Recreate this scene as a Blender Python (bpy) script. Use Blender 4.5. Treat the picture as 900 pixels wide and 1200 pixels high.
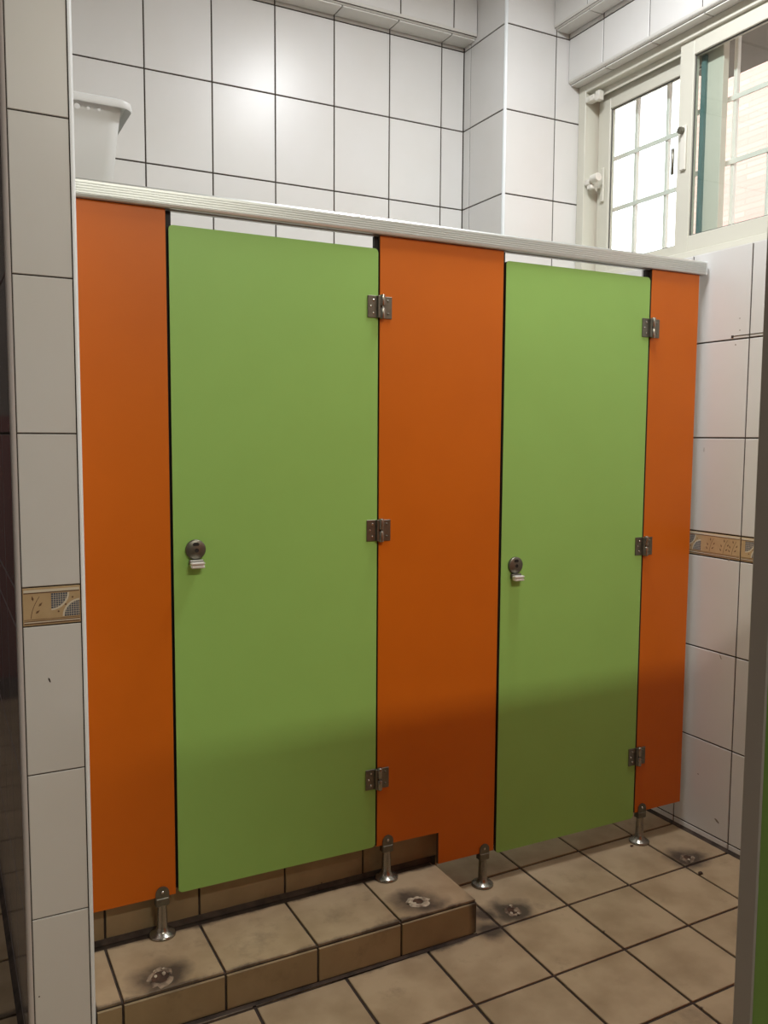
import bpy, bmesh, math, random
from mathutils import Vector, Matrix
random.seed(4)
for o_ in list(bpy.data.objects): bpy.data.objects.remove(o_)
SC = bpy.context.scene
COL = SC.collection

# ------------------------------------------------------------------ camera, world, lights, exposure
def make_camera():
    f, yaw, pit, roll = 1009.27, 0.4810, -0.0877, -0.0061
    cy, sy, cp, sp = math.cos(yaw), math.sin(yaw), math.cos(pit), math.sin(pit)
    F = Vector((sy*cp, cy*cp, sp)); R = Vector((cy, -sy, 0)); U = Vector((-sy*sp, -cy*sp, cp))
    R2 = R*math.cos(roll) - U*math.sin(roll); U2 = R*math.sin(roll) + U*math.cos(roll)
    cam = bpy.data.cameras.new('camera'); o = bpy.data.objects.new('camera', cam); COL.objects.link(o)
    cam.sensor_fit = 'VERTICAL'; cam.sensor_height = 24; cam.lens = f/1200*24
    cam.clip_start = 0.02
    m = Matrix(((R2.x, U2.x, -F.x), (R2.y, U2.y, -F.y), (R2.z, U2.z, -F.z))).to_4x4()
    m.translation = Vector((-0.4069, -2.2878, 1.4456))
    o.matrix_world = m
    SC.camera = o
make_camera()
world = bpy.data.worlds.new('sky'); SC.world = world; world.use_nodes = True
bg = world.node_tree.nodes['Background']
bg.inputs[0].default_value = (0.93, 0.96, 1.0, 1); bg.inputs[1].default_value = 5.0
SC.view_settings.view_transform = 'Standard'; SC.view_settings.look = 'None'
SC.view_settings.gamma = 1; SC.view_settings.use_curve_mapping = False
SC.view_settings.exposure = 0.0
CEIL = 3.45
def area(name, loc, size, size_y, power, color, rot=(0, 0, 0)):
    l = bpy.data.lights.new(name, 'AREA'); l.shape = 'RECTANGLE'; l.size = size; l.size_y = size_y
    l.energy = power; l.color = color
    o = bpy.data.objects.new(name, l); o.location = loc; o.rotation_euler = rot; COL.objects.link(o); return o
# the tube over the cubicles and the lamp over the wash area behind the photographer
area('tube_light', (1.24, -0.34, CEIL-0.125), 0.12, 0.58, 32, (0.965, 0.985, 1.0))
area('room_light', (0.66, -3.0, CEIL-0.125), 1.15, 0.10, 60, (1.0, 0.975, 0.85))

area('corridor_fill', (-1.2, 1.4, CEIL-0.125), 0.10, 1.15, 9, (1.0, 0.93, 0.90))  # unseen fill lamp added to brighten the corridor side of the dividing wall

# ------------------------------------------------------------------ materials
def mat(name, color, rough=0.5, metal=0.0, spec=0.5, var=0.0, noise=None, bump=0.0, bscale=40, coat=0.0):
    m = bpy.data.materials.new(name); m.use_nodes = True
    nt = m.node_tree; b = nt.nodes['Principled BSDF']
    b.inputs['Base Color'].default_value = (*color, 1); b.inputs['Roughness'].default_value = rough
    b.inputs['Metallic'].default_value = metal; b.inputs['Specular IOR Level'].default_value = spec
    b.inputs['Coat Weight'].default_value = coat
    last = None
    geo = nt.nodes.new('ShaderNodeNewGeometry')
    if noise:
        c2, scale, amt = noise
        n = nt.nodes.new('ShaderNodeTexNoise'); n.inputs['Scale'].default_value = scale; n.inputs['Detail'].default_value = 5
        nt.links.new(geo.outputs['Position'], n.inputs['Vector'])
        r = nt.nodes.new('ShaderNodeMapRange'); r.inputs[1].default_value = .38; r.inputs[2].default_value = .68; r.inputs[4].default_value = amt
        nt.links.new(n.outputs[0], r.inputs[0])
        mx = nt.nodes.new('ShaderNodeMix'); mx.data_type = 'RGBA'
        mx.inputs[6].default_value = (*color, 1); mx.inputs[7].default_value = (*c2, 1)
        nt.links.new(r.outputs[0], mx.inputs[0]); last = mx.outputs[2]
    if var:
        oi = nt.nodes.new('ShaderNodeObjectInfo')
        r = nt.nodes.new('ShaderNodeMapRange'); r.inputs[3].default_value = 1-var; r.inputs[4].default_value = 1.0
        nt.links.new(oi.outputs['Random'], r.inputs[0])
        h = nt.nodes.new('ShaderNodeHueSaturation')
        if last: nt.links.new(last, h.inputs['Color'])
        else: h.inputs['Color'].default_value = (*color, 1)
        nt.links.new(r.outputs[0], h.inputs['Value']); last = h.outputs[0]
    if last: nt.links.new(last, b.inputs['Base Color'])
    if bump:
        n = nt.nodes.new('ShaderNodeTexNoise'); n.inputs['Scale'].default_value = bscale; n.inputs['Detail'].default_value = 4
        nt.links.new(geo.outputs['Position'], n.inputs['Vector'])
        bp = nt.nodes.new('ShaderNodeBump'); bp.inputs['Strength'].default_value = bump; bp.inputs['Distance'].default_value = .002
        nt.links.new(n.outputs[0], bp.inputs['Height']); nt.links.new(bp.outputs[0], b.inputs['Normal'])
    return m

def stain_material(name, base, c2, stain, spots, rough=0.55, bands=()):
    """floor tile: mottled beige, grime of its own shape around the broken anchors and along the step"""
    m = mat(name, base, rough, var=0.10, noise=(c2, 7, 1.0), bump=0.25, bscale=60)
    nt = m.node_tree; b = nt.nodes['Principled BSDF']; src = b.inputs['Base Color'].links[0].from_socket
    geo = nt.nodes.new('ShaderNodeNewGeometry')
    nz = nt.nodes.new('ShaderNodeTexNoise'); nz.inputs['Scale'].default_value = 14; nz.inputs['Detail'].default_value = 6
    nt.links.new(geo.outputs['Position'], nz.inputs['Vector'])
    acc = None
    for (x, y, r) in spots:
        d = nt.nodes.new('ShaderNodeVectorMath'); d.operation = 'DISTANCE'
        fl = nt.nodes.new('ShaderNodeVectorMath'); fl.operation = 'MULTIPLY'; fl.inputs[1].default_value = (1, 1, 0)
        nt.links.new(geo.outputs['Position'], fl.inputs[0]); nt.links.new(fl.outputs[0], d.inputs[0]); d.inputs[1].default_value = (x, y, 0)
        a = nt.nodes.new('ShaderNodeMath'); a.operation = 'MULTIPLY_ADD'; a.inputs[1].default_value = r*1.6; 
        nt.links.new(nz.outputs[0], a.inputs[0]); nt.links.new(d.outputs['Value'], a.inputs[2])
        mr = nt.nodes.new('ShaderNodeMapRange'); mr.inputs[1].default_value = r*1.25; mr.inputs[2].default_value = r*2.0
        mr.inputs[3].default_value = 0.9; mr.inputs[4].default_value = 0
        nt.links.new(a.outputs[0], mr.inputs[0])
        if acc is None: acc = mr.outputs[0]
        else:
            mm = nt.nodes.new('ShaderNodeMath'); mm.operation = 'MAXIMUM'; nt.links.new(acc, mm.inputs[0]); nt.links.new(mr.outputs[0], mm.inputs[1]); acc = mm.outputs[0]
    if bands:
        sp = nt.nodes.new('ShaderNodeSeparateXYZ'); nt.links.new(geo.outputs['Position'], sp.inputs[0])
        n3 = nt.nodes.new('ShaderNodeTexNoise'); n3.inputs['Scale'].default_value = 9; n3.inputs['Detail'].default_value = 7; n3.inputs['Roughness'].default_value = .65
        nt.links.new(geo.outputs['Position'], n3.inputs['Vector'])
        def math_(op, a, b=None, c=None):
            q = nt.nodes.new('ShaderNodeMath'); q.operation = op
            for i_, v_ in enumerate((a, b, c)):
                if v_ is None: continue
                if isinstance(v_, (int, float)): q.inputs[i_].default_value = v_
                else: nt.links.new(v_, q.inputs[i_])
            return q.outputs[0]
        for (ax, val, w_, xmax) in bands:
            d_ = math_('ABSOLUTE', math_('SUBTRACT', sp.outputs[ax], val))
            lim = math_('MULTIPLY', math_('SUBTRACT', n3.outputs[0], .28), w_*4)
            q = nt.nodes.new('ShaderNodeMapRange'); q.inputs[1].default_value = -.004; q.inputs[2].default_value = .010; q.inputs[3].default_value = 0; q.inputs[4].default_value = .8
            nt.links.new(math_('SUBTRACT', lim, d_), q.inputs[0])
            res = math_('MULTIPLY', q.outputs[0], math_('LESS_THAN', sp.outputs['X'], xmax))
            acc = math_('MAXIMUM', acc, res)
    # small dark flecks
    v = nt.nodes.new('ShaderNodeTexVoronoi'); v.inputs['Scale'].default_value = 7
    nt.links.new(geo.outputs['Position'], v.inputs['Vector'])
    mr = nt.nodes.new('ShaderNodeMapRange'); mr.inputs[1].default_value = .022; mr.inputs[2].default_value = .035; mr.inputs[3].default_value = .75; mr.inputs[4].default_value = 0
    nt.links.new(v.outputs['Distance'], mr.inputs[0])
    mm = nt.nodes.new('ShaderNodeMath'); mm.operation = 'MAXIMUM'; nt.links.new(acc, mm.inputs[0]); nt.links.new(mr.outputs[0], mm.inputs[1]); acc = mm.outputs[0]
    # grime smears
    n2 = nt.nodes.new('ShaderNodeTexNoise'); n2.inputs['Scale'].default_value = 4.5; n2.inputs['Detail'].default_value = 8; n2.inputs['Roughness'].default_value = .7
    nt.links.new(geo.outputs['Position'], n2.inputs['Vector'])
    mr = nt.nodes.new('ShaderNodeMapRange'); mr.inputs[1].default_value = .58; mr.inputs[2].default_value = .75; mr.inputs[3].default_value = 0; mr.inputs[4].default_value = .45
    nt.links.new(n2.outputs[0], mr.inputs[0])
    mm = nt.nodes.new('ShaderNodeMath'); mm.operation = 'MAXIMUM'; nt.links.new(acc, mm.inputs[0]); nt.links.new(mr.outputs[0], mm.inputs[1]); acc = mm.outputs[0]
    mx = nt.nodes.new('ShaderNodeMix'); mx.data_type = 'RGBA'; mx.inputs[7].default_value = (*stain, 1)
    nt.links.new(acc, mx.inputs[0]); nt.links.new(src, mx.inputs[6]); nt.links.new(mx.outputs[2], b.inputs['Base Color'])
    return m

ANCH = [(1.112, -0.240, 0.0), (1.852, -0.243, 0.0), (0.045, -0.240, 0.1057), (0.788, -0.226, 0.1057)]
M = {}
M['wall_tile'] = mat('white_wall_tile', (0.77, 0.765, 0.755), 0.33, var=0.05, noise=((0.73, 0.715, 0.685), 3, .6), bump=0.10, bscale=14)
M['grout'] = mat('dark_grout', (0.055, 0.042, 0.033), 0.9)
M['band'] = mat('beige_border_tile', (0.58, 0.42, 0.24), 0.3, noise=((0.48, 0.33, 0.18), 25, .7))
M['band_line'] = mat('brown_border_line', (0.16, 0.08, 0.04), 0.4)
M['band_light'] = mat('cream_border_line', (0.72, 0.65, 0.52), 0.4)
M['band_blue'] = mat('slate_lattice', (0.085, 0.095, 0.13), 0.4)
M['trim'] = mat('pale_corner_trim', (0.80, 0.84, 0.86), 0.35)
M['trim_pink'] = mat('pinkish_corner_trim', (0.72, 0.66, 0.66), 0.4)
M['beam_edge'] = mat('beam_edge_tile', (0.72, 0.71, 0.67), 0.35)
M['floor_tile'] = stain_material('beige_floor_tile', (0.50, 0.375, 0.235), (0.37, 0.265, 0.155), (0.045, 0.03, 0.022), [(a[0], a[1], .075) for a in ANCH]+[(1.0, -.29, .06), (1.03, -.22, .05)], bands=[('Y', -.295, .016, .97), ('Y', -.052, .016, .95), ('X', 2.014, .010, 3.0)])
M['step_side'] = stain_material('step_front_tile', (0.38, 0.28, 0.155), (0.30, 0.215, 0.115), (0.04, 0.028, 0.02), [(0.95, -.30, .03)], bands=[('Z', .0, .008, 3.0), ('Z', .106, .008, 3.0)])
M['floor_grout'] = mat('dirty_floor_grout', (0.045, 0.03, 0.024), 0.95)
M['cove'] = mat('grimy_brown_grout', (0.085, 0.062, 0.048), 0.9, noise=((0.03, 0.022, 0.018), 22, .9))
M['orange'] = mat('orange_laminate', (0.66, 0.150, 0.005), 0.42, spec=0.35, noise=((0.62, 0.137, 0.004), 5, .7))
M['green'] = mat('green_laminate', (0.33, 0.59, 0.145), 0.42, spec=0.35, noise=((0.315, 0.56, 0.135), 5, .7))
M['smudge'] = mat('worn_glaze', (0.26, 0.22, 0.18), 0.6)
M['core'] = mat('laminate_core_edge', (0.09, 0.07, 0.055), 0.6)
M['black'] = mat('black_rubber', (0.010, 0.009, 0.009), 0.6)
M['alu'] = mat('brushed_aluminium', (0.62, 0.64, 0.62), 0.38, metal=0.75)
M['steel'] = mat('dull_steel', (0.20, 0.19, 0.155), 0.38, metal=0.8, noise=((0.13, 0.125, 0.10), 60, .6))
M['chrome'] = mat('bright_chrome', (0.60, 0.57, 0.52), 0.16, metal=1.0)
M['knuckle'] = mat('polished_knuckle', (0.34, 0.32, 0.28), 0.25, metal=0.9)
M['frame'] = mat('cream_window_frame', (0.66, 0.645, 0.56), 0.4)
M['gasket'] = mat('window_gasket', (0.10, 0.10, 0.09), 0.7)
M['bar'] = mat('pale_grille_bar', (0.85, 0.84, 0.79), 0.45)
M['white_plastic'] = mat('white_plastic', (0.75, 0.73, 0.66), 0.35)
M['tub'] = mat('grey_white_plastic', (0.68, 0.69, 0.68), 0.4)
M['plaster'] = mat('painted_plaster', (0.20, 0.185, 0.165), 0.8)
M['ceil'] = mat('ceiling_paint', (0.78, 0.76, 0.72), 0.8)
M['mortar'] = mat('broken_mortar', (0.62, 0.53, 0.40), 0.9, noise=((0.16, 0.10, 0.065), 45, .9), bump=.6, bscale=120)
M['mortar_dark'] = mat('dirty_mortar', (0.36, 0.27, 0.19), 0.9, noise=((0.05, 0.032, 0.022), 38, 1.0), bump=.6, bscale=120)
M['rust'] = mat('rusty_rim', (0.05, 0.028, 0.018), 0.9, noise=((0.12, 0.06, 0.035), 60, .8))
M['cladding'] = None
M['grey_edge'] = mat('grey_edge_profile', (0.50, 0.455, 0.42), 0.5)
M['shade_painted_tile'] = mat('shaded_wall_tile', (0.36, 0.325, 0.325), 0.16, var=0.12, noise=((0.29, 0.255, 0.26), 3, .6))  # same white tile; shade of the unlit corridor side put into the colour
M['maroon'] = mat('maroon_laminate', (0.22, 0.045, 0.05), 0.4)
M['concrete'] = mat('outdoor_concrete', (0.26, 0.235, 0.205), 0.9, noise=((0.2, 0.18, 0.15), 4, .8))
M['lamp_glow'] = mat('fluorescent_tube', (1, 1, 1), 0.4)
_b = M['lamp_glow'].node_tree.nodes['Principled BSDF']; _b.inputs['Emission Color'].default_value = (1, .97, .92, 1); _b.inputs['Emission Strength'].default_value = 6

def glass_mat():
    m = bpy.data.materials.new('window_glass'); m.use_nodes = True; nt = m.node_tree
    for n in list(nt.nodes): nt.nodes.remove(n)
    out = nt.nodes.new('ShaderNodeOutputMaterial'); t = nt.nodes.new('ShaderNodeBsdfTransparent'); t.inputs[0].default_value = (.93, .96, .945, 1)
    g = nt.nodes.new('ShaderNodeBsdfGlossy'); g.inputs['Roughness'].default_value = 0.02
    lw = nt.nodes.new('ShaderNodeLayerWeight'); lw.inputs[0].default_value = .5
    pw = nt.nodes.new('ShaderNodeMath'); pw.operation = 'POWER'; pw.inputs[1].default_value = 5; nt.links.new(lw.outputs['Facing'], pw.inputs[0])
    fr = nt.nodes.new('ShaderNodeMath'); fr.operation = 'MULTIPLY_ADD'; fr.inputs[1].default_value = .9; fr.inputs[2].default_value = .05; nt.links.new(pw.outputs[0], fr.inputs[0])
    mx = nt.nodes.new('ShaderNodeMixShader'); nt.links.new(fr.outputs[0], mx.inputs[0]); nt.links.new(t.outputs[0], mx.inputs[1]); nt.links.new(g.outputs[0], mx.inputs[2])
    nt.links.new(mx.outputs[0], out.inputs[0]); return m
M['glass'] = glass_mat()
def cladding_mat():
    m = mat('pink_tile_cladding', (0.60, 0.36, 0.29), 0.8); nt = m.node_tree; b = nt.nodes['Principled BSDF']
    geo = nt.nodes.new('ShaderNodeNewGeometry'); br = nt.nodes.new('ShaderNodeTexBrick')
    mp = nt.nodes.new('ShaderNodeMapping'); mp.inputs['Rotation'].default_value = (math.pi/2, 0, math.pi/2)
    sp = nt.nodes.new('ShaderNodeSeparateXYZ'); cb = nt.nodes.new('ShaderNodeCombineXYZ')
    nt.links.new(geo.outputs['Position'], sp.inputs[0]); nt.links.new(sp.outputs['Y'], cb.inputs['X']); nt.links.new(sp.outputs['Z'], cb.inputs['Y'])
    nt.links.new(cb.outputs[0], br.inputs['Vector'])
    br.inputs['Color1'].default_value = (.60, .37, .31, 1); br.inputs['Color2'].default_value = (.52, .31, .26, 1); br.inputs['Mortar'].default_value = (.46, .29, .24, 1)
    br.inputs['Scale'].default_value = 1; br.inputs['Brick Width'].default_value = .45; br.inputs['Row Height'].default_value = .045; br.inputs['Mortar Size'].default_value = .006
    nt.links.new(br.outputs['Color'], b.inputs['Base Color']); return m
M['cladding'] = cladding_mat()

# ------------------------------------------------------------------ helpers
def root(name, loc=(0, 0, 0), rotz=0.0, label=None, cat=None, group=None, kind=None):
    o = bpy.data.objects.new(name, None); o.empty_display_size = .05; COL.objects.link(o)
    o.location = loc; o.rotation_euler = (0, 0, rotz)
    return tag(o, label, cat, group, kind)
def tag(o, label=None, cat=None, group=None, kind=None):
    if label: o['label'] = label
    if cat: o['category'] = cat
    if group: o['group'] = group
    if kind: o['kind'] = kind
    return o
def link(name, me, parent=None, matrix=None):
    o = bpy.data.objects.new(name, me); COL.objects.link(o)
    if parent is not None: o.parent = parent
    if matrix is not None: o.matrix_local = matrix
    return o
def mesh_of(name, bm, mats, smooth=False):
    bmesh.ops.recalc_face_normals(bm, faces=bm.faces[:])
    me = bpy.data.meshes.new(name); bm.to_mesh(me); bm.free()
    for m in (mats if isinstance(mats, (list, tuple)) else [mats]): me.materials.append(m)
    if smooth:
        for p in me.polygons: p.use_smooth = True
    return me
def obj(name, bm, mats, parent=None, smooth=False, loc=None, label=None, kind=None):
    o = link(name, mesh_of(name, bm, mats, smooth), parent)
    if loc is not None: o.location = loc
    if smooth:
        o.data.set_sharp_from_angle(angle=math.radians(40))
    return tag(o, label, kind=kind)
def box(bm, lo, hi, bevel=0.0, mi=0, seg=1):
    lo = Vector(lo); hi = Vector(hi)
    r = bmesh.ops.create_cube(bm, size=1, matrix=Matrix.Translation((lo+hi)/2) @ Matrix.Diagonal((*(hi-lo), 1)))
    fs = {f for v in r['verts'] for f in v.link_faces}
    for f in fs: f.material_index = mi
    if bevel:
        es = list({e for v in r['verts'] for e in v.link_edges})
        rr = bmesh.ops.bevel(bm, geom=es, offset=bevel, segments=seg, affect='EDGES')
        for f in rr['faces']: f.material_index = mi
    return bm
def B(*boxes, bevel=0.0, seg=1):
    bm = bmesh.new()
    for lo, hi in boxes: box(bm, lo, hi, bevel, seg=seg)
    return bm
def lathe(bm, prof, axis='Z', c=(0, 0, 0), n=24, mi=0):
    rings = []
    for r, h in prof:
        ring = []
        for k in range(n):
            a = 2*math.pi*k/n; u, v = r*math.cos(a), r*math.sin(a)
            p = {'Z': (u, v, h), 'Y': (u, h, v), 'X': (h, u, v)}[axis]
            ring.append(bm.verts.new(Vector(p)+Vector(c)))
        rings.append(ring)
    for a, b in zip(rings, rings[1:]):
        for k in range(n):
            f = bm.faces.new((a[k], a[(k+1) % n], b[(k+1) % n], b[k])); f.material_index = mi
    for ring in (rings[0], rings[-1]):
        f = bm.faces.new(ring); f.material_index = mi
    return bm
def prism(bm, pts, y0, y1, bevel=0.0, side_mi=0, face_mi=0):
    """outline in x,z extruded from y0 to y1"""
    a = [bm.verts.new((x, y0, z)) for x, z in pts]; b = [bm.verts.new((x, y1, z)) for x, z in pts]
    n = len(pts)
    bm.faces.new(a).material_index = face_mi; bm.faces.new(b[::-1]).material_index = face_mi
    for k in range(n): bm.faces.new((a[k], b[k], b[(k+1) % n], a[(k+1) % n])).material_index = side_mi
    return bm
def rounded(x0, z0, x1, z1, r, n=5, corners=(1, 1, 1, 1)):
    pts = []
    for (cx, cz, a0, sx, sz), on in zip(((x0+r, z0+r, 180, x0, z0), (x1-r, z0+r, 270, x1, z0), (x1-r, z1-r, 0, x1, z1), (x0+r, z1-r, 90, x0, z1)), corners):
        if not on: pts.append((sx, sz)); continue
        for k in range(n+1):
            a = math.radians(a0+90*k/n); pts.append((cx+r*math.cos(a), cz+r*math.sin(a)))
    return pts

# tiles: shared meshes keyed by size; local frame u right, v up, w outward
TH = 0.006
_tm = {}
def tile_mesh(w, h, m, name='tile', bev=0.0012):
    k = (round(w, 4), round(h, 4), m.name)
    if k in _tm: return _tm[k]
    bm = bmesh.new(); vs = []
    for (i, zz) in ((0, 0), (0, TH-bev), (bev, TH)):
        vs.append([bm.verts.new((x, y, zz)) for x, y in ((i, i), (w-i, i), (w-i, h-i), (i, h-i))])
    for a, b in zip(vs, vs[1:]):
        for q in range(4): bm.faces.new((a[q], a[(q+1) % 4], b[(q+1) % 4], b[q]))
    bm.faces.new(vs[-1]); bm.faces.new(vs[0][::-1])
    _tm[k] = mesh_of(name, bm, m); return _tm[k]
def tiles(parent, O, U, V, us, vs, m, gap=0.0052, skip=None, bands=(), jitter=0.0, name='tile'):
    """O: world point where u=v=0 on the finished tile surface; us/vs: joint positions"""
    O, U, V = Vector(O), Vector(U), Vector(V); W = U.cross(V)
    out = []
    for j, (v0, v1) in enumerate(zip(vs, vs[1:])):
        for u0, u1 in zip(us, us[1:]):
            if skip and skip((u0+u1)/2, (v0+v1)/2): continue
            w, h = u1-u0-gap, v1-v0-gap
            if w < .004 or h < .004: continue
            isband = abs(v0-BAND0) < .01 and abs(v1-BAND1) < .01 and bands is not None and m is M['wall_tile']
            nm = 'border_tile' if isband else name
            mm = M['band'] if isband else m
            dz = random.uniform(-jitter, jitter)
            P = O + U*(u0+gap/2) + V*(v0+gap/2) + W*(-TH+dz)
            mtx = Matrix((( U.x, V.x, W.x, P.x), (U.y, V.y, W.y, P.y), (U.z, V.z, W.z, P.z), (0, 0, 0, 1)))
            o = link(nm, tile_mesh(w, h, mm, nm), parent, mtx)
            out.append((o, u0, u1, v0, v1))
    return out
def grid(start, step, lo, hi):
    a = [lo]; k = math.ceil((lo-start)/step+1e-6); x = start+k*step
    while x < hi-1e-6:
        if x-a[-1] > 1e-3: a.append(x)
        x += step
    a.append(hi); return a
H = 0.333; BAND0, BAND1 = 1.028, 1.114
def rows(lo, hi, off=0.0):
    r = [0.029, 0.362, 0.695, BAND0, BAND1] + [BAND1+H*k+(off if k > 2 else 0) for k in range(1, 9)]
    return [lo]+[v for v in r if lo+.012 < v < hi-.012]+[hi]

def print_mesh(w, h, ufan, plants, key):
    """flat printed motif of a border tile: stripes, two lattice fans, sprigs"""
    bm = bmesh.new(); z = TH+.0002
    def poly(pts, mi, zz=z):
        f = bm.faces.new([bm.verts.new((x, y, zz)) for x, y in pts]); f.material_index = mi
    def rect(x0, y0, x1, y1, mi, zz=z): poly([(x0, y0), (x1, y0), (x1, y1), (x0, y1)], mi, zz)
    e = .002
    rect(e, h-.009, w-e, h-.003, 1); rect(e, h-.0115, w-e, h-.009, 0)
    rect(e, .003, w-e, .006, 0); rect(e, .006, w-e, .0085, 1); rect(e, .0085, w-e, .0105, 0); rect(e, .0125, w-e, .0138, 0)
    y0, y1 = .016, h-.013; s = y1-y0
    if ufan is not None:
        r = .64*s
        for (cx, cy, a0) in ((ufan, y1, 270), (ufan+s*1.15, y0, 90)):
            def arc(rr, zz, mi, c0=0):
                pts = [(cx, cy)]+[(cx+rr*math.cos(math.radians(a0+90*k/8)), cy+rr*math.sin(math.radians(a0+90*k/8))) for k in range(9)]
                pts = [(min(max(x, e), w-e), y) for x, y in pts]
                poly(pts, mi, zz)
            arc(r+.004, z, 1); arc(r, z+.0001, 2)
            n = 7
            for k in range(1, n):
                for q in (0, 1):
                    t = r*k/n; L = math.sqrt(max(r*r-t*t, 0))
                    dx = 1 if a0 == 270 else -1; dy = -1 if a0 == 270 else 1
                    xx = (lambda v: min(max(v, e), w-e))
                    if q: rect(xx(cx+dx*t-.0004), min(cy, cy+dy*L), xx(cx+dx*t+.0004), max(cy, cy+dy*L), 1, z+.0002)
                    else:
                        a, b = sorted((xx(cx), xx(cx+dx*L))); rect(a, cy+dy*t-.0004, b, cy+dy*t+.0004, 1, z+.0002)
        for k in range(3):
            cx, cy = ufan+s*(.28+.28*k), y0+s*(.22+.28*k)
            if cx < w-.006: poly([(cx+.0022*math.cos(a*math.pi/3), cy+.0022*math.sin(a*math.pi/3)) for a in range(6)], 0)
    for pu in plants:
        pts = [(pu+.014*t*t+.004*t, y0+s*.9*t) for t in [k/6 for k in range(7)]]
        for (xa, ya), (xb, yb) in zip(pts, pts[1:]): poly([(xa-.0007, ya), (xa+.0007, ya), (xb+.0007, yb), (xb-.0007, yb)], 0)
        for (lx, ly, ang) in ((-.012, .012, 120), (-.009, .026, 110), (.014, .014, 40), (.020, .030, 50), (.004, .044, 100)):
            if not (e < pu+lx-.006 and pu+lx+.006 < w-e): continue
            a = math.radians(ang); ca, sa = math.cos(a), math.sin(a)
            pp = [(-.006, 0), (-.001, .0024), (.006, 0), (-.001, -.0024)]
            poly([(pu+lx+x*ca-y*sa, y0+ly+x*sa+y*ca) for x, y in pp], 0)
    for f in bm.faces: f.normal_update()
    me = bpy.data.meshes.new('border_print'); bm.to_mesh(me); bm.free()
    for m in (M['band_line'], M['band_light'], M['band_blue']): me.materials.append(m)
    return me

# ------------------------------------------------------------------ the setting
XR, YB, YF, XB, XWIN = 2.014, 1.008, 0.6995, 1.692, 2.072
XL, XLR, YC = -0.262, -0.117, -0.298
T = 0.2557
S = 'structure'
# floor
fl = root('floor', label='beige square tiled floor with dark grout lines', kind=S)
obj('floor_slab', B(((-2.0, -4.0, -.2), (XR+.3, 3.4, -.005))), M['floor_grout'], fl)
ex = Vector((1, .0177, 0))*T; ey = Vector((.0293, 1, 0))*T     # tile grid as laid
def floor_tile_mesh():
    g = .0088; bm = bmesh.new(); vs = []
    for i, z in ((0, -.011), (0, -.0013), (.0016, 0)):
        a = (g/2+i)/T; vs.append([bm.verts.new((ex*x+ey*y)+Vector((0, 0, z))) for x, y in ((a, a), (1-a, a), (1-a, 1-a), (a, 1-a))])
    for a, b in zip(vs, vs[1:]):
        for q in range(4): bm.faces.new((a[q], a[(q+1) % 4], b[(q+1) % 4], b[q]))
    bm.faces.new(vs[-1]); return mesh_of('floor_tile', bm, M['floor_tile'])
ftm = floor_tile_mesh(); F0 = Vector((1.2895, -.2882, 0))
cnt = 0
for i in range(-9, 3):
    for j in range(-10, 12):
        P = F0+ex*i+ey*j
        c = P+(ex+ey)/2
        if c.x > XR+.10 or c.y > 3.0: continue
        if -.06 < c.x < .80 and c.y > -.15: continue      # under the raised floor
        if c.x > -.20 and c.y > 1.1: continue
        if c.x < -.9 and c.y < -1.5: continue
        t = link('floor_tile', ftm, fl); t.location = (P.x, P.y, random.uniform(-.0008, 0)); cnt += 1

# ceiling
obj('ceiling', B(((-2.0, -4.0, CEIL), (XR+.3, 3.4, CEIL+.15))), M['ceil'], label='plain pale ceiling', kind=S)

# back wall with its beam
wb = root('wall_back', label='white tiled wall above and behind the cubicles', kind=S)
obj('wall_core', B(((XLR+.001, YB+.0035, 0), (XR+.24, YB+.2, CEIL))), M['grout'], wb)
cols = [XLR]+[x for x in [.319+.2521*k-.2521*2 for k in range(9)] if XLR+.02 < x < XB-.02]+[XB]
tiles(wb, (0, YB, 0), (1, 0, 0), (0, 0, 1), cols, rows(.30, 3.125, -.007), M['wall_tile'], bands=())
bb = root('trim_1', label='tiled ceiling beam along the top of the back wall', kind=S)
obj('beam_core', B(((XLR+.001, .906+.0035, 3.1285), (XB-.001, YB+.003, CEIL))), M['grout'], bb)
bcols = [XLR]+[x for x in [1.071+.252*k for k in range(-6, 4)] if XLR+.02 < x < XB-.02]+[XB]
tiles(bb, (0, .906, 0), (1, 0, 0), (0, 0, 1), bcols, [3.1384, 3.438], M['wall_tile'], bands=None)
tiles(bb, (0, .9194, 3.125), (1, 0, 0), (0, 1, 0), bcols, [0.0, .086], M['beam_edge'], bands=None, name='soffit_tile')
def quarter_round(p0, p1, n1, n2, r=.013):
    """convex edge trim: arc between outward directions n1 and n2"""
    p0, p1, n1, n2 = map(Vector, (p0, p1, n1, n2)); bm = bmesh.new()
    sec = [(-n1-n2)*r] + [(n1*math.cos(a)+n2*math.sin(a))*r-(n1+n2)*r for a in [math.pi/2*k/6 for k in range(7)]]
    sec = [(-n1-n2)*r*1.0] + sec[1:]
    A = [bm.verts.new(p0+s) for s in sec]; Bv = [bm.verts.new(p1+s) for s in sec]
    n = len(sec)
    for k in range(n): bm.faces.new((A[k], A[(k+1) % n], Bv[(k+1) % n], Bv[k]))
    bm.faces.new(A); bm.faces.new(Bv[::-1]); return bm
obj('edge_trim', quarter_round((XLR+.002, .906, 3.125), (XB-.002, .906, 3.125), (0, -1, 0), (0, 0, -1), .016), M['beam_edge'], bb, smooth=True)

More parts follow.
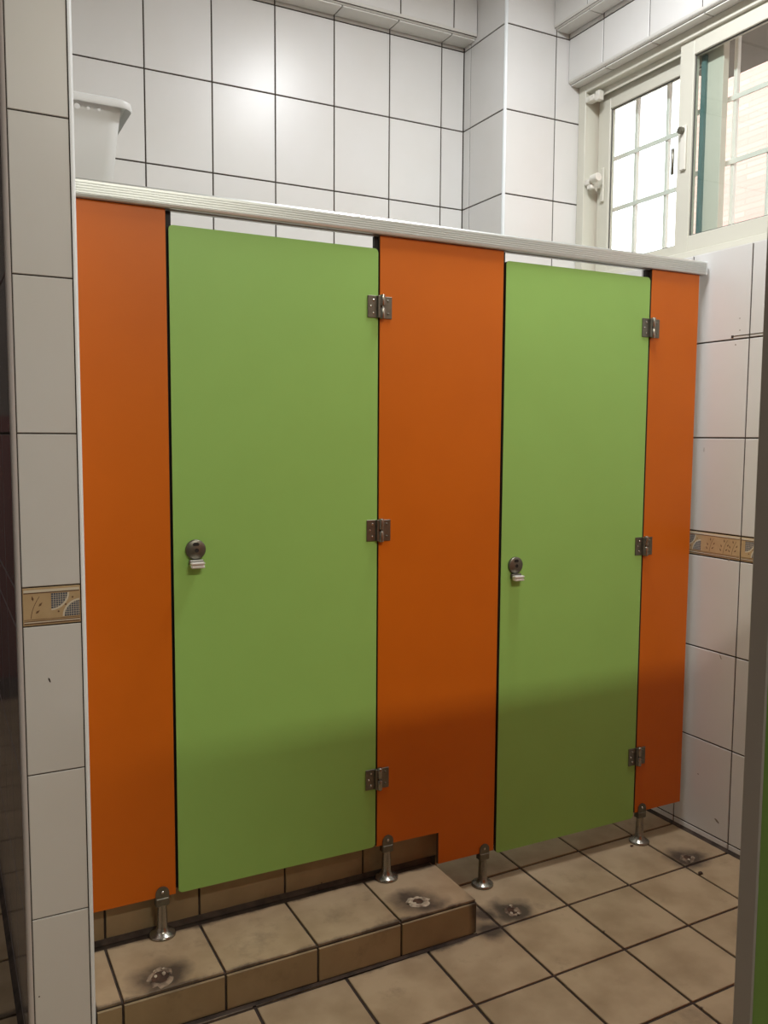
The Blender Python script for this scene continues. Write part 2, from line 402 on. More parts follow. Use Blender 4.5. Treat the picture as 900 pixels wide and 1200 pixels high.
# corner pillar
pc = root('wall_pillar', label='boxed-out white tiled corner beside the window', kind=S)
obj('wall_core', B(((XB+.0035, YF+.0035, 0), (XR+.24, YB+.003, CEIL))), M['grout'], pc)
tiles(pc, (XB, YB, 0), (0, -1, 0), (0, 0, 1), [0, .052, YB-YF-.008], rows(.0, CEIL, -.007), M['wall_tile'], bands=())
tiles(pc, (XB, YF, 0), (1, 0, 0), (0, 0, 1), [.008, .257, XWIN+.15-XB], rows(.0, CEIL, -.007), M['wall_tile'], bands=())
obj('edge_trim', quarter_round((XB-.001, YF-.001, 0), (XB-.001, YF-.001, CEIL), (-1, 0, 0), (0, -1, 0), .010), M['trim'], pc, smooth=True)

CHIPS_R = [(-.2197, .0912, .028, .010, .5), (-.2289, 1.8485, .005, .005, 0), (-.2309, 1.8087, .006, .005, 0), (-.2159, 1.7618, .007, .006, 0), (-.0979, 1.405, .003, .022, 0), (-.207, .681, .004, .022, -.5), (-.1279, .2302, .008, .005, 0), (-.2247, 1.0265, .012, .006, 0)]
# right wall around the window
ZS, ZH, YW = 2.092, 2.925, -0.95       # sill, head, near end of the opening
wr = root('wall_right', label='white tiled wall with a patterned border beside the orange end panel', kind=S)
obj('wall_core', B(((XR+.0035, -4.0, 0), (XR+.24, YF+.003, ZS-.004)), ((XR+.0035, -4.0, ZS-.004), (XR+.24, YW, CEIL)), ((XR+.0035, YW, ZH+.004), (XR+.24, YF+.003, CEIL))), M['grout'], wr)
YV = -.2701
ucols = [-YF]+[y for y in [-YV+.252*k for k in range(-3, 8)]]     # u = -y
def ug(lo, hi): return [lo]+[u for u in [-YV+.252*k for k in range(-6, 14)] if lo+.012 < u < hi-.012]+[hi]
tt = tiles(wr, (XR, 0, 0), (0, -1, 0), (0, 0, 1), ug(-YF, 3.0), rows(0, ZS), M['wall_tile'], bands=())
PR = print_mesh(.248, BAND1-BAND0-.004, .018, (.118, .178, .215), 'r')
for o, u0, u1, v0, v1 in tt:
    if o.name.startswith('border_tile') and abs(u1-u0-.252) < .003: link('border_print', PR, o)
tiles(wr, (XR, 0, 0), (0, -1, 0), (0, 0, 1), ug(-YW, 3.0), [ZS]+rows(ZS, CEIL)[1:], M['wall_tile'], bands=None)
tiles(wr, (XR, 0, 0), (0, -1, 0), (0, 0, 1), [-YF]+[u for u in [-.489+.252*k for k in range(0, 7)] if u < -YW-.02]+[-YW], [ZH+.0104, 3.105, 3.130], M['wall_tile'], bands=None)
tiles(wr, (XR+.001, 0, ZH), (0, -1, 0), (1, 0, 0), [-YF]+[u for u in [-.489+.252*k for k in range(0, 7)] if u < -YW-.02]+[-YW], [.0104, .058], M['beam_edge'], bands=None, name='soffit_tile')
obj('edge_trim', quarter_round((XR, YF-.002, ZH), (XR, YW, ZH), (-1, 0, 0), (0, 0, -1), .013), M['beam_edge'], wr, smooth=True)
obj('window_sill', B(((XR+.001, YW, ZS-.004), (XWIN+.02, YF-.001, ZS))), M['beam_edge'], wr)
# thin chipped line along the joint by the grey post
obj('crack', B(((XR-.0012, -.34, 1.7905), (XR+.001, -.200, 1.7925)), ((XR-.0018, -.206, 1.785), (XR+.001, -.198, 1.794))), M['cove'], wr)
for cy_, cz_, w_, h_, a_ in CHIPS_R:
    bm = bmesh.new(); bmesh.ops.create_icosphere(bm, subdivisions=1, radius=.5, matrix=Matrix.Translation((XR+.0002, cy_, cz_)) @ Matrix.Rotation(a_, 4, 'X') @ Matrix.Diagonal((.0016, w_, h_, 1)))
    obj('chip', bm, M['smudge'], wr)
# upper beam over the window
rb = root('trim_2', label='tiled ceiling beam above the window header', kind=S)
obj('beam_core', B(((1.933+.0035, -3.0, 3.1335), (XR+.002, YF-.0005, CEIL))), M['grout'], rb)
uu = [-YF]+[u for u in [-.497+.252*k for k in range(0, 12)] if u < 2.4]+[2.6]
tiles(rb, (1.933, 0, 0), (0, -1, 0), (0, 0, 1), uu, [3.1414, 3.438], M['wall_tile'], bands=None)
tiles(rb, (1.933, 0, 3.130), (0, -1, 0), (1, 0, 0), uu, [.0114, .080], M['beam_edge'], bands=None, name='soffit_tile')
obj('edge_trim', quarter_round((1.933, YF-.002, 3.130), (1.933, -2.6, 3.130), (-1, 0, 0), (0, 0, -1), .014), M['beam_edge'], rb, smooth=True)

# dividing wall whose end faces the camera
wl = root('wall_left', label='white tiled wall end between pale corner trims', kind=S)
obj('wall_core', B(((XL+.0035, YC+.0035, 0), (XLR-.0035, 3.35, CEIL))), M['grout'], wl)
tt = tiles(wl, (0, YC, 0), (1, 0, 0), (0, 0, 1), [-.2500, -.1280], rows(0, CEIL), M['wall_tile'], bands=(), gap=.003)
for o, u0, u1, v0, v1 in tt:
    if o.name.startswith('border_tile'):
        link('border_print', print_mesh(.119, BAND1-BAND0-.004, .058, (.016,), 'l'), o)
obj('corner_trim', quarter_round((XL, YC-.001, 0), (XL, YC-.001, CEIL), (-1, 0, 0), (0, -1, 0), .011), M['trim_pink'], wl, smooth=True, label='pinkish plastic corner trim')
obj('corner_trim', quarter_round((XLR, YC-.001, 0), (XLR, YC-.001, CEIL), (1, 0, 0), (0, -1, 0), .010), M['trim'], wl, smooth=True)
tiles(wl, (XL, 0, 0), (0, -1, 0), (0, 0, 1), grid(.03, .252, -3.3, -YC-.012), rows(.0, CEIL), M['shade_painted_tile'], bands=None, name='side_tile')
tiles(wl, (XLR, 0, 0), (0, 1, 0), (0, 0, 1), grid(.03, .252, YC+.012, 1.0), rows(.0, CEIL), M['wall_tile'], bands=())
for cx_, cz_, w_, h_, a_ in ((-.1986, .905, .004, .013, -.35), (-.2393, .180, .004, .004, 0)):
    bm = bmesh.new(); bmesh.ops.create_icosphere(bm, subdivisions=1, radius=.5, matrix=Matrix.Translation((cx_, YC-.0002, cz_)) @ Matrix.Rotation(a_, 4, 'Y') @ Matrix.Diagonal((w_, .0016, h_, 1)))
    obj('chip', bm, M['cove'], wl)
# enclosing surfaces outside the picture
obj('wall_front', B(((-2.0, -4.0, 0), (XR+.24, -3.85, CEIL))), M['plaster'], label='plain pale wall behind the photographer', kind=S)
obj('wall_side', B(((-2.15, -4.0, 0), (-2.0, 3.4, CEIL))), M['plaster'], label='grey far wall of the corridor', kind=S)
obj('wall_end', B(((-2.0, 3.25, 0), (XL+.003, 3.4, CEIL))), M['plaster'], label='grey end wall of the corridor', kind=S)
obj('door_1', B(((-1.25, 3.20, 0), (-.35, 3.2495, 1.55))), M['maroon'], label='dark red door at the end of the corridor', kind=S)

# low step in front and the raised floor behind it
ZP, YP, YR = .1057, -.295, -.020
st = root('platform_step', label='low beige tiled step under the green door with the higher sill', cat='step', kind=S)
obj('step_core', B(((XLR+.001, YP+.007, 0), (.9474-.007, YR, ZP-.006))), M['cove'], st)
px = [XLR]+[.1951+.2506*k for k in (-1, 0, 1, 2, 3)]
px[-1] = .9474
def stepped(parent, O, U, V, us, vs, m, gap, name='tile'): return tiles(parent, O, U, V, us, vs, m, gap=gap, bands=None, jitter=.0006, name=name)
stepped(st, (0, 0, ZP), (1, 0, 0), (0, 1, 0), px, [YP+.004, YR-.032], M['floor_tile'], .007)
stepped(st, (0, YP, 0), (1, 0, 0), (0, 0, 1), px, [.004, ZP-.006], M['step_side'], .006, 'riser_tile')
stepped(st, (.9474, 0, 0), (0, 1, 0), (0, 0, 1), [YP+.004, YR-.002], [.004, ZP-.006], M['step_side'], .006, 'riser_tile')
rf = root('raised_floor', label='raised tiled floor inside the cubicle behind the step', cat='step', kind=S)
ZR = .300
obj('floor_core', B(((XLR+.001, YR+.006, 0), (.972, YB+.002, ZR-.006))), M['cove'], rf)
rx = [XLR]+[.2043+.2535*k for k in (-1, 0, 1, 2)]+[.9787]
stepped(rf, (0, YR, 0), (1, 0, 0), (0, 0, 1), rx, [ZP+.004, ZR-.004], M['step_side'], .006, 'riser_tile')
stepped(rf, (.9787, 0, 0), (0, 1, 0), (0, 0, 1), [YR+.002, .25, .50, .75, 1.0], [.004, .13, ZR-.004], M['step_side'], .006, 'riser_tile')
stepped(rf, (0, 0, ZR), (1, 0, 0), (0, 1, 0), rx, [YR+.004, .25, .50, .75, 1.0], M['floor_tile'], .007)

# grimy coves where floors meet the walls
def cove(name, p0, p1, n, r=.014, parent=None):
    p0, p1, n = Vector(p0), Vector(p1), Vector(n); bm = bmesh.new(); up = Vector((0, 0, 1))
    sec = [Vector((0, 0, 0)), up*r, up*r*.45+n*r*.45, n*r]
    A = [bm.verts.new(p0+q) for q in sec]; Bv = [bm.verts.new(p1+q) for q in sec]
    for k in range(4): bm.faces.new((A[k], A[(k+1) % 4], Bv[(k+1) % 4], Bv[k]))
    bm.faces.new(A); bm.faces.new(Bv[::-1]); return obj(name, bm, M['cove'], parent)
cove('cove', (XR, -3.0, 0), (XR, 1.0, 0), (-1, 0, 0), .010, fl)
cove('cove', (XL, 3.2, 0), (XL, YC+.02, 0), (-1, 0, 0), .012, fl)
cove('cove', (XLR, YP, 0), (.9474, YP, 0), (0, -1, 0), .006, fl)
cove('cove', (XLR, YR, ZP-.003), (.9474, YR, ZP-.003), (0, -1, 0), .012, st)
# ------------------------------------------------------------------ window
wn = root('window_1', label='cream sliding window with two sashes high in the wall', kind=S)
XF = XWIN
yl, yr_ = YF-.001, YW+.001
z0w, z1w = ZS, 2.921
bm = B(((XF, yl-.045, z0w), (XF+.11, yl, z1w)), ((XF, yr_, z0w), (XF+.11, yr_+.045, z1w)),
       ((XF, yr_+.045, z1w-.034), (XF+.11, yl-.045, z1w)), ((XF, yr_+.045, z0w), (XF+.11, yl-.045, z0w+.036)), bevel=.002)
obj('window_frame', bm, M['frame'], wn)
obj('track', B(((XF+.036, yr_+.046, z1w-.060), (XF+.042, yl-.046, z1w-.0345)), ((XF+.074, yr_+.046, z1w-.050), (XF+.080, yl-.046, z1w-.0345))), M['frame'], wn)
def sash(ya, yb, x0, za, zb, st_=.060, top=.060, bot=.058, w=.030, stR=None):
    """ya > yb (ya is the far/left side in view)"""
    stR = stR or st_
    s = obj('sash', B(((x0, ya-st_, za), (x0+w, ya, zb)), ((x0, yb, za), (x0+w, yb+stR, zb)),
                      ((x0, yb+stR, zb-top), (x0+w, ya-st_, zb)), ((x0, yb+stR, za), (x0+w, ya-st_, za+bot)), bevel=.002), M['frame'], wn)
    obj('pane', B(((x0+.012, yb+stR, za+bot), (x0+.016, ya-st_, zb-top))), M['glass'], s)
    g = .004
    obj('gasket', B(((x0+.008, ya-st_-g, za+bot), (x0+.012, ya-st_, zb-top)), ((x0+.008, yb+stR, za+bot), (x0+.012, yb+stR+g, zb-top)),
                    ((x0+.008, yb+stR, zb-top-g), (x0+.012, ya-st_, zb-top)), ((x0+.008, yb+stR, za+bot), (x0+.012, ya-st_, za+bot+g))), M['gasket'], s)
    return s
s_out = sash(.640, -.010, XF+.062, z0w+.036, 2.872, .070, .066, .050, stR=.100)
s_in = sash(.148, -.860, XF+.014, z0w+.038, 2.888, .066, .058, .058)
M['teal'] = mat('shaded_stile_teal', (0.10, 0.19, 0.19), 0.5)  # shade on the outer stile's edge, put into the strip's colour
obj('interlock_strip', B(((XF+.050, .060, z0w+.09), (XF+.0615, .079, 2.83))), M['teal'], s_out, label='interlock strip with its shade painted grey-green')
# lock on the inner sash
lk = obj('sash_lock', B(((XF+.004, .100, 2.430), (XF+.014, .126, 2.590)), bevel=.003), M['white_plastic'], s_in, label='white sash lock with a dark knob')
# pull on the outer sash and stops on the jamb
obj('pull_handle', B(((XF+.052, .592, 2.435), (XF+.062, .612, 2.575)), bevel=.003), M['frame'], s_out)
bm = bmesh.new(); lathe(bm, [(.011, -.016), (.013, -.010), (.013, 0)], 'X', (XF+.004, .117, 2.572), 16); box(bm, (XF-.014, .140, 2.42), (XF-.004, .152, 2.515), .003)
obj('lock_knob', bm, M['steel'], wn, smooth=True)
bm = bmesh.new(); box(bm, (XF+.002, .618, 2.505), (XF+.030, .653, 2.530), .004); lathe(bm, [(.016, -.028), (.017, -.024), (.017, .012)], 'Y', (XF+.010, .600, 2.526), 16); box(bm, (XF+.004, .612, 2.487), (XF+.024, .640, 2.505), .003)
obj('jamb_stop', bm, M['white_plastic'], wn, smooth=True)
bm = bmesh.new(); box(bm, (XF-.004, .600, 2.842), (XF+.030, .652, 2.866), .003); box(bm, (XF+.002, .575, 2.836), (XF+.03, .600, 2.875), .003); lathe(bm, [(.006, -.003), (.006, .002)], 'X', (XF-.004, .628, 2.854), 12)
obj('corner_bracket', bm, M['white_plastic'], wn, smooth=True)

# security grille outside the sashes: two panels
def grille(name, ys, zs, ya, yb, lab, post=None):
    g = root(name, (2.205, yb, z0w), 0, lab, 'grille')
    def loc(o): o.location = Vector((0, 0, 0))-Vector((2.205, yb, z0w)); return o
    for y in ys: loc(obj('bar', B(((2.196, y-.008, z0w+.01), (2.214, y+.008, z1w+.03)), bevel=.002), M['bar'], g))
    for zz in zs: loc(obj('crossbar', B(((2.190, yb, zz-.009), (2.196, ya, zz+.009)), bevel=.001), M['bar'], g))
    if post: loc(obj('post', B(((2.188, post-.012, z0w+.01), (2.222, post+.012, z1w+.03)), bevel=.002), M['teal'], g, label='grey-green post'))
    return g
grille('window_grille', [.640, .484, .313], [2.621, 2.411], .66, .20, 'pale window grille showing against the bright sky through the clear opening')
grille('window_grille', [-.010, -.165, -.320, -.475, -.63, -.785], [2.668, 2.444], .165, -.94, 'pale window grille seen against the pink building through the pane')

# ------------------------------------------------------------------ outside
obj('building', B(((5.2, -6.0, -.2), (9.0, 3.02, 9.0)), ((5.05, -6.0, 2.2), (5.2, 3.02, 2.3)), ((5.05, -6.0, 5.4), (5.2, 3.02, 5.55))), M['cladding'], label='pink tile-clad building outside the window', )
tag(bpy.data.objects['building'], cat='building')
obj('canopy', B(((2.262, -1.6, 3.02), (2.75, .55, 3.10)), bevel=.004), M['concrete'], label='grey concrete canopy over the window outside')
tag(bpy.data.objects['canopy'], cat='canopy')
obj('ground', B(((XR+.32, -12, -.45), (16, 14, -.25))), M['concrete'], label='concrete ground outside', kind=S)

# ------------------------------------------------------------------ cubicle front
PA = -.0099
def py(x): return -.061+PA*x
def proot(name, x, z, **k): return root(name, (x, py(x), z), PA, **k)
ZT = 2.0115      # panels run up into the rail
THK = .013
def laminate(name, parent, pts, m, x0, z0, y=0.0):
    bm = bmesh.new(); prism(bm, [(x-x0, z-z0) for x, z in pts], y, y+THK, side_mi=1)
    es = [e for e in bm.edges if abs(e.verts[0].co.y-e.verts[1].co.y) < 1e-6 and e.verts[0].co.y < y+.001]
    bmesh.ops.bevel(bm, geom=es, offset=.0012, segments=1, affect='EDGES')
    return obj(name, bm, [m, M['core']], parent)
foot_meshes = {}
def foot(parent, x, zfloor, zb, x0, z0, lab=None):
    """chrome leg: flange, post, clip with round-headed tab and screw; part foot > sub-parts"""
    h = zb-zfloor
    k = round(h, 3)
    if k not in foot_meshes:
        bm = bmesh.new()
        lathe(bm, [(.036, 0), (.036, .004), (.032, .008), (.021, .012), (.018, .017), (.0165, .020), (.0145, .024), (.0135, h*.6), (.0120, h-.016), (.0120, h-.004)], 'Z', n=28)
        post = mesh_of('foot', bm, M['knuckle'], True)
        bm = bmesh.new(); box(bm, (-.018, -.0125, h-.0240), (.018, .0125, h-.0004), .003)
        pts = [(-.018, h-.022), (.018, h-.022), (.018, h+.012)]+[(.018*math.cos(math.radians(a)), h+.012+.018*math.sin(math.radians(a))) for a in range(20, 180, 20)]+[(-.018, h+.012)]
        prism(bm, pts, -.0105, -.0072)
        prism(bm, pts, .0072, .0105)
        clip = mesh_of('clip', bm, M['steel'])
        bm = bmesh.new(); lathe(bm, [(.0025, -.0128), (.0042, -.0115), (.0042, -.0100)], 'Y', (0, 0, h+.014), 12)
        scr = mesh_of('screw', bm, M['chrome'], True)
        foot_meshes[k] = (post, clip, scr)
    a, b, c = foot_meshes[k]
    f = link('foot', a, parent); f.location = (x-x0, .0065, zfloor-z0)
    link('clip', b, f); link('screw', c, f)
    return f
SEAL = []
def seal(parent, xa, xb, za, zb, x0, z0):
    return obj('seal_strip', B(((xa-x0, THK+.0005, za-z0), (xb-x0, THK+.012, zb-z0))), M['black'], parent, label='black rubber strip')

X1, X1B, X2, X2B, X3, X3B, X4, X5, XE = .1294, .1369, .7285, .7340, 1.1576, 1.1670, 1.753, 1.7602, 1.9796
P1, P2, P3 = .214, .110, .115
a = proot('cubicle_panel', XLR+.003, P1, label='orange laminate panel butting against the white tiled wall end', cat='panel', group='orange cubicle panels')
laminate('panel', a, [(XLR+.003, P1), (X1, P1), (X1, ZT), (XLR+.003, ZT)], M['orange'], XLR+.003, P1)
foot(a, .0928, ZP, P1, XLR+.003, P1)
seal(a, X1-.02, X1B+.009, P1+.01, ZT-.001, XLR+.003, P1)
b = proot('cubicle_panel', X2B, P2, label='orange laminate panel between the two green doors with a notch cut over the step', cat='panel', group='orange cubicle panels')
laminate('panel', b, [(X2B, P1), (.950, P1), (.950, P2), (X3, P2), (X3, ZT), (X2B, ZT)], M['orange'], X2B, P2)
foot(b, .770, ZP, P1, X2B, P2); foot(b, 1.1206, 0, P2, X2B, P2)
seal(b, X2-.006, X2B+.02, P1+.005, ZT-.001, X2B, P2)
seal(b, X3-.02, X3B+.004, P2+.01, ZT-.001, X2B, P2)
c = proot('cubicle_panel', X5, P3, label='narrow orange laminate panel next to the wall below the window', cat='panel', group='orange cubicle panels')
laminate('panel', c, [(X5, P3), (XE, P3), (XE, ZT), (X5, ZT)], M['orange'], X5, P3)
foot(c, 1.792, 0, P3, X5, P3)
seal(c, X4-.010, X5+.02, P3+.005, ZT-.001, X5, P3)

# hinge meshes
def hinge_meshes():
    w, h = .034, .062
    bm = bmesh.new(); box(bm, (-.040, -.0035, -h/2), (-.010, 0, h/2), .001); leafL = mesh_of('leaf', bm, M['steel'])
    bm = bmesh.new(); box(bm, (.009, -.0035, -h/2-.001), (.037, 0, h/2-.001), .001); leafR = mesh_of('leaf', bm, M['steel'])
    bm = bmesh.new(); box(bm, (-.0115, -.012, -h/2), (-.004, 0, h/2), .001); arm = mesh_of('hinge', bm, M['steel'])
    bm = bmesh.new(); lathe(bm, [(.0072, .003), (.0078, .004), (.0078, .032), (.0068, .034)], 'Z', (.004, -.0085, 0), 18); lathe(bm, [(.0068, -.034), (.0078, -.032), (.0078, -.004), (.0072, -.003)], 'Z', (.004, -.0085, 0), 18); lathe(bm, [(.004, -.003), (.004, .003)], 'Z', (.004, -.0085, 0), 12)
    kn = mesh_of('knuckle', bm, M['knuckle'], True)
    bm = bmesh.new()
    for zz in (.018, 0.0, -.018):
        lathe(bm, [(.0018, -.0052), (.0034, -.0044), (.0034, -.0033)], 'Y', (-.030 if zz == 0 else -.022, 0, zz), 12)
    sc = mesh_of('screw_head', bm, M['chrome'], True)
    bm = bmesh.new()
    for zz in (.018, -.018):
        lathe(bm, [(.0018, -.0052), (.0034, -.0044), (.0034, -.0033)], 'Y', (.024, 0, zz), 12)
    sr = mesh_of('screw_head', bm, M['steel'], True)
    return arm, leafL, leafR, kn, sc, sr
HM = hinge_meshes()
def lock_meshes():
    bm = bmesh.new(); lathe(bm, [(.024, -.009), (.0265, -.007), (.0265, 0)], 'Y', n=32); d = mesh_of('lock', bm, M['steel'], True)
    bm = bmesh.new(); lathe(bm, [(.0055, -.0095), (.0055, -.0085)], 'Y', (.002, 0, -.002), 16); prism(bm, [(-.007, .010), (.007, .010), (.009, .015), (.005, .019), (-.005, .019), (-.009, .015)], -.0095, -.0085)
    k = mesh_of('lock_slot', bm, M['black'])
    bm = bmesh.new(); box(bm, (-.018, -.012, -.041), (.020, -.0005, -.027), .002)
    kb = mesh_of('lock_base', bm, M['steel'])
    bm = bmesh.new(); box(bm, (-.018, -.031, -.037), (.019, -.012, -.0315), .002, seg=2); box(bm, (-.017, -.030, -.047), (.019, -.0125, -.0415), .002, seg=2); box(bm, (-.017, -.024, -.043), (.018, -.012, -.035), .001)
    h = mesh_of('lever', bm, M['bright'], False)
    return d, k, kb, h
M['bright'] = mat('glint_white_metal', (0.86, 0.85, 0.82), 0.3, metal=0.15)  # light reflected off the lever, painted in as a near-white colour
LM = lock_meshes()
def door(xa, xb, z0, z1, hz, lock, lab, hx):
    d = proot('cubicle_door', xb, z0, label=lab, cat='door', group='green cubicle doors')
    laminate('door_leaf', d, rounded(xa, z0, xb, z1, .010), M['green'], xb, z0)
    for zz in hz:
        hg = link('hinge', HM[0], d); hg.location = (hx-xb, -.0002, zz-z0)
        for m_ in (HM[1], HM[2], HM[3], HM[4], HM[5]): link(m_.name.split('.')[0], m_, hg)
    lx, lz = lock
    l = link('lock', LM[0], d); l.location = (lx-xb, -.0002, lz-z0)
    for m_ in LM[1:]: link(m_.name.split('.')[0], m_, l)
    return d
door(X1B, X2, .2147, 1.974, (1.812, 1.173, .427), (.194, 1.146), 'wide green door above the low tiled step', .7345)
door(X3B, X4, .0974, 1.983, (1.816, 1.073, .324), (1.219, 1.040), 'green door reaching almost to the floor beside the narrow orange panel', 1.761)

# head rail
hr = root('head_rail', (XLR+.002, py(XLR), 2.012), PA, 'ribbed silver aluminium rail running along the top of the cubicle front', 'rail')
L = 2.000-XLR-.006
prof = [(-.0105, 0), (-.0130, .0025), (-.014, .008)]
for k in range(5): prof += [(-.0125, .0085+k*.006), (-.0125, .0095+k*.006), (-.014, .0105+k*.006), (-.014, .0135+k*.006)]
prof += [(-.014, .040), (-.011, .0445), (.026, .0445), (.028, .042), (.028, 0), (.0155, 0), (.0155, .0065), (-.0015, .0065), (-.0015, 0)]
bm = bmesh.new(); A = [bm.verts.new((0, y, z)) for y, z in prof]; Bv = [bm.verts.new((L, y, z)) for y, z in prof]
for k in range(len(prof)): bm.faces.new((A[k], A[(k+1) % len(prof)], Bv[(k+1) % len(prof)], Bv[k]))
bm.faces.new(A); bm.faces.new(Bv[::-1]); obj('rail', bm, M['alu'], hr)
obj('end_cap', B(((L, -.0145, -.0005), (L+.006, .0285, .045)), bevel=.001), M['trim'], hr, label='pale end cap')

# ------------------------------------------------------------------ near panel
npn = root('cubicle_panel', (.45, -1.591, .12), 0, 'green laminate panel with a grey edge profile close to the camera', 'panel')
obj('panel', B(((.002, -1.25, 0), (.015, -.024, 1.9)), bevel=.001), M['green'], npn)
obj('front_panel', B(((.018, -.014, 0), (1.55, -.001, 1.9)), bevel=.001), M['orange'], npn)
obj('edge_profile', B(((0, -.028, -.001), (.017, 0, 1.905)), bevel=.002), M['grey_edge'], npn, label='grey edge profile')
npf = link('foot', foot_meshes[round(P2, 3)][0], npn); npf.location = (.0085, -.30, -.12); npf.scale = (1, 1, 1.09)
npf = link('foot', foot_meshes[round(P2, 3)][0], npn); npf.location = (.0085, -1.0, -.12); npf.scale = (1, 1, 1.09)

# ------------------------------------------------------------------ broken anchors
def anchor(x, y, z, r, lab, seed, ring):
    rr = random.Random(seed)
    t = root('broken_anchor', (x, y, z), rr.random()*6, lab, 'anchor', group='broken floor anchors')
    bm = bmesh.new(); n = 22
    inner, top, outer = [], [], []
    for k in range(n):
        a = 2*math.pi*k/n; q = rr.uniform(.8, 1.15); hgt = rr.uniform(.003, .009)
        if not ring and 6 < k < 15: hgt = .002
        for lst, rad, zz in ((inner, .42 if ring else .58, .002), (top, .72*q, hgt), (outer, 1.0*q, .0005)):
            lst.append(bm.verts.new((r*rad*math.cos(a), r*rad*math.sin(a)*.8, zz)))
    for A_, B_ in ((inner, top), (top, outer)):
        for k in range(n): bm.faces.new((A_[k], A_[(k+1) % n], B_[(k+1) % n], B_[k]))
    obj('mortar_ring', bm, M['mortar'] if ring else M['mortar_dark'], t)
    bm = bmesh.new(); lathe(bm, [(r*(.46 if ring else .64), .0008), (r*(.40 if ring else .56), .0030), (r*.25, .0015)], 'Z', n=14)
    obj('hole', bm, M['rust'], t)
    bm = bmesh.new()
    for k in range(6 if ring else 4):
        a = rr.uniform(0, 6.28); d = rr.uniform(.3, .9)*r; s = rr.uniform(.004, .009)
        bmesh.ops.create_icosphere(bm, subdivisions=1, radius=s, matrix=Matrix.Translation((d*math.cos(a), d*math.sin(a)*.8, s*.35)) @ Matrix.Diagonal((1, .7, .45, 1)))
    obj('mortar_crumb', bm, M['mortar'], t, kind='stuff')
anchor(*ANCH[0], .030, 'broken anchor stub in a dark stain on the floor at the end of the step', 3, False)
anchor(*ANCH[1], .030, 'broken anchor stub on the floor by the wall base', 5, False)
anchor(*ANCH[2], .040, 'broken anchor stub on the step beside the dividing wall end', 8, False)
anchor(*ANCH[3], .036, 'broken anchor stub with a pale mortar ring at the free end of the step', 12, True)
def crumb(x, y, z, r, lab):
    bm = bmesh.new(); bmesh.ops.create_icosphere(bm, subdivisions=2, radius=r, matrix=Matrix.Translation((0, 0, r*.35)) @ Matrix.Diagonal((1.2, .8, .45, 1)))
    for v in bm.verts: v.co *= random.uniform(.85, 1.1)
    o = obj('crumb', bm, M['rust'], loc=(x, y, z)); tag(o, lab, 'crumb')
crumb(1.808, -.338, 0.0, .0085, 'black crumb on the floor tile in front of the wall base anchor')
crumb(1.742, -.088, 0.0, .006, 'small black crumb beside the foot of the narrow orange panel')

# ------------------------------------------------------------------ tub behind the rail and the shelf it stands on
sh = root('wall_shelf', (XLR, .22, 1.955), 0, 'small grey shelf on the wall hidden behind the head rail', 'shelf')
obj('shelf_board', B(((.0005, -.06, 0), (.30, .26, .016)), bevel=.002), M['frame'], sh)
obj('bracket', B(((.0005, -.03, -.12), (.012, -.01, -.0005)), ((.0005, -.03, -.014), (.20, -.01, -.0005))), M['steel'], sh)
obj('bracket', B(((.0005, .21, -.12), (.012, .23, -.0005)), ((.0005, .21, -.014), (.20, .23, -.0005))), M['steel'], sh)
tb = root('storage_tub', (-.025, .40, 1.972), 0, 'grey white plastic tub with round holes under its rim, standing behind the head rail', 'tub')
def rrect(w, d, r, n=6):
    pts = []
    for cx, cy, a0 in ((w-r, d-r, 0), (-w+r, d-r, 90), (-w+r, -d+r, 180), (w-r, -d+r, 270)):
        for k in range(n+1):
            a = math.radians(a0+90*k/n); pts.append((cx+r*math.cos(a), cy+r*math.sin(a)))
    return pts
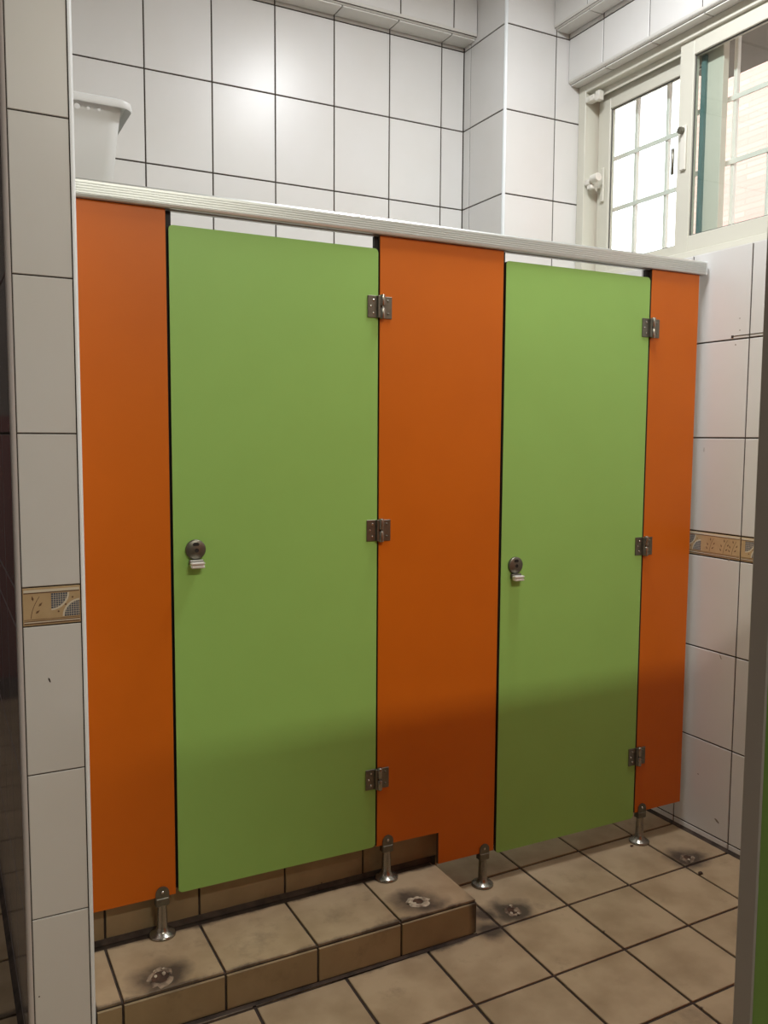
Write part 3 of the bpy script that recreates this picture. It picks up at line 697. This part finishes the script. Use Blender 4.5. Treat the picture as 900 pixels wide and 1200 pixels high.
def tub():
    bm = bmesh.new(); rings = []
    Ht = .405
    #            half w, half d, z
    for w, d, z, in ((.075, .082, 0), (.080, .088, .008), (.1175, .120, Ht-.05), (.1230, .1245, Ht-.012), (.129, .129, Ht-.006), (.138, .136, Ht), (.1465, .1445, Ht-.006), (.1485, .1465, Ht-.020), (.1465, .1445, Ht-.026),
                     (.1445, .1425, Ht-.018), (.135, .133, Ht-.010), (.120, .1215, Ht-.012), (.1145, .117, Ht-.05), (.077, .085, .012)):
        rings.append([bm.verts.new((x, y, z)) for x, y in rrect(w, d, .035)])
    n = len(rings[0])
    for A_, B_ in zip(rings, rings[1:]):
        for k in range(n): bm.faces.new((A_[k], A_[(k+1) % n], B_[(k+1) % n], B_[k]))
    bm.faces.new(rings[0]); bm.faces.new(rings[-1]); return bm
tbo = obj('tub_body', tub(), M['tub'], tb, smooth=True)
# cut round holes under the rim with a boolean, baked at once
bm = bmesh.new()
for x, r in ((.058, .0045), (.030, .0045), (.000, .008), (-.030, .0045), (-.058, .0045)):
    lathe(bm, [(r, -.2), (r, .2)], 'Y', (x, 0, .372), 20)
cut = link('cutter', mesh_of('cutter', bm, M['tub']), tb)
md = tbo.modifiers.new('holes', 'BOOLEAN'); md.operation = 'DIFFERENCE'; md.object = cut; md.solver = 'FAST'
bpy.context.view_layer.update()
dg = bpy.context.evaluated_depsgraph_get(); nm = bpy.data.meshes.new_from_object(tbo.evaluated_get(dg))
tbo.modifiers.clear(); tbo.data = nm; print('TUB', len(nm.polygons), tb.matrix_world.translation); bpy.data.objects.remove(cut)

# ------------------------------------------------------------------ ceiling lamps
def lamp(x, y, along_y, lab, h=.62):
    t = root('ceiling_light', (x, y, CEIL), 0 if not along_y else math.pi/2, lab, 'ceiling light', group='fluorescent ceiling lights')
    obj('housing', B(((-h, -.06, -.05), (h, .06, -.0005)), bevel=.004), M['white_plastic'], t)
    for yy in (-.03, .03):
        bm = bmesh.new(); lathe(bm, [(.013, -h+.03), (.013, h-.03)], 'X', (0, yy, -.068), 16); obj('tube', bm, M['lamp_glow'], t, smooth=True)
        for xx in (-h+.01, h-.03): obj('tube_holder', B(((xx, yy-.014, -.085), (xx+.02, yy+.014, -.05))), M['white_plastic'], t)
lamp(1.24, -.34, True, 'short twin tube ceiling light over the cubicle fronts', .32)
lamp(.66, -3.0, False, 'twin tube ceiling light over the wash area')
lamp(-1.2, 1.4, True, 'added unseen twin tube fitting for the corridor fill')  # unseen fitting, added to go with the corridor fill
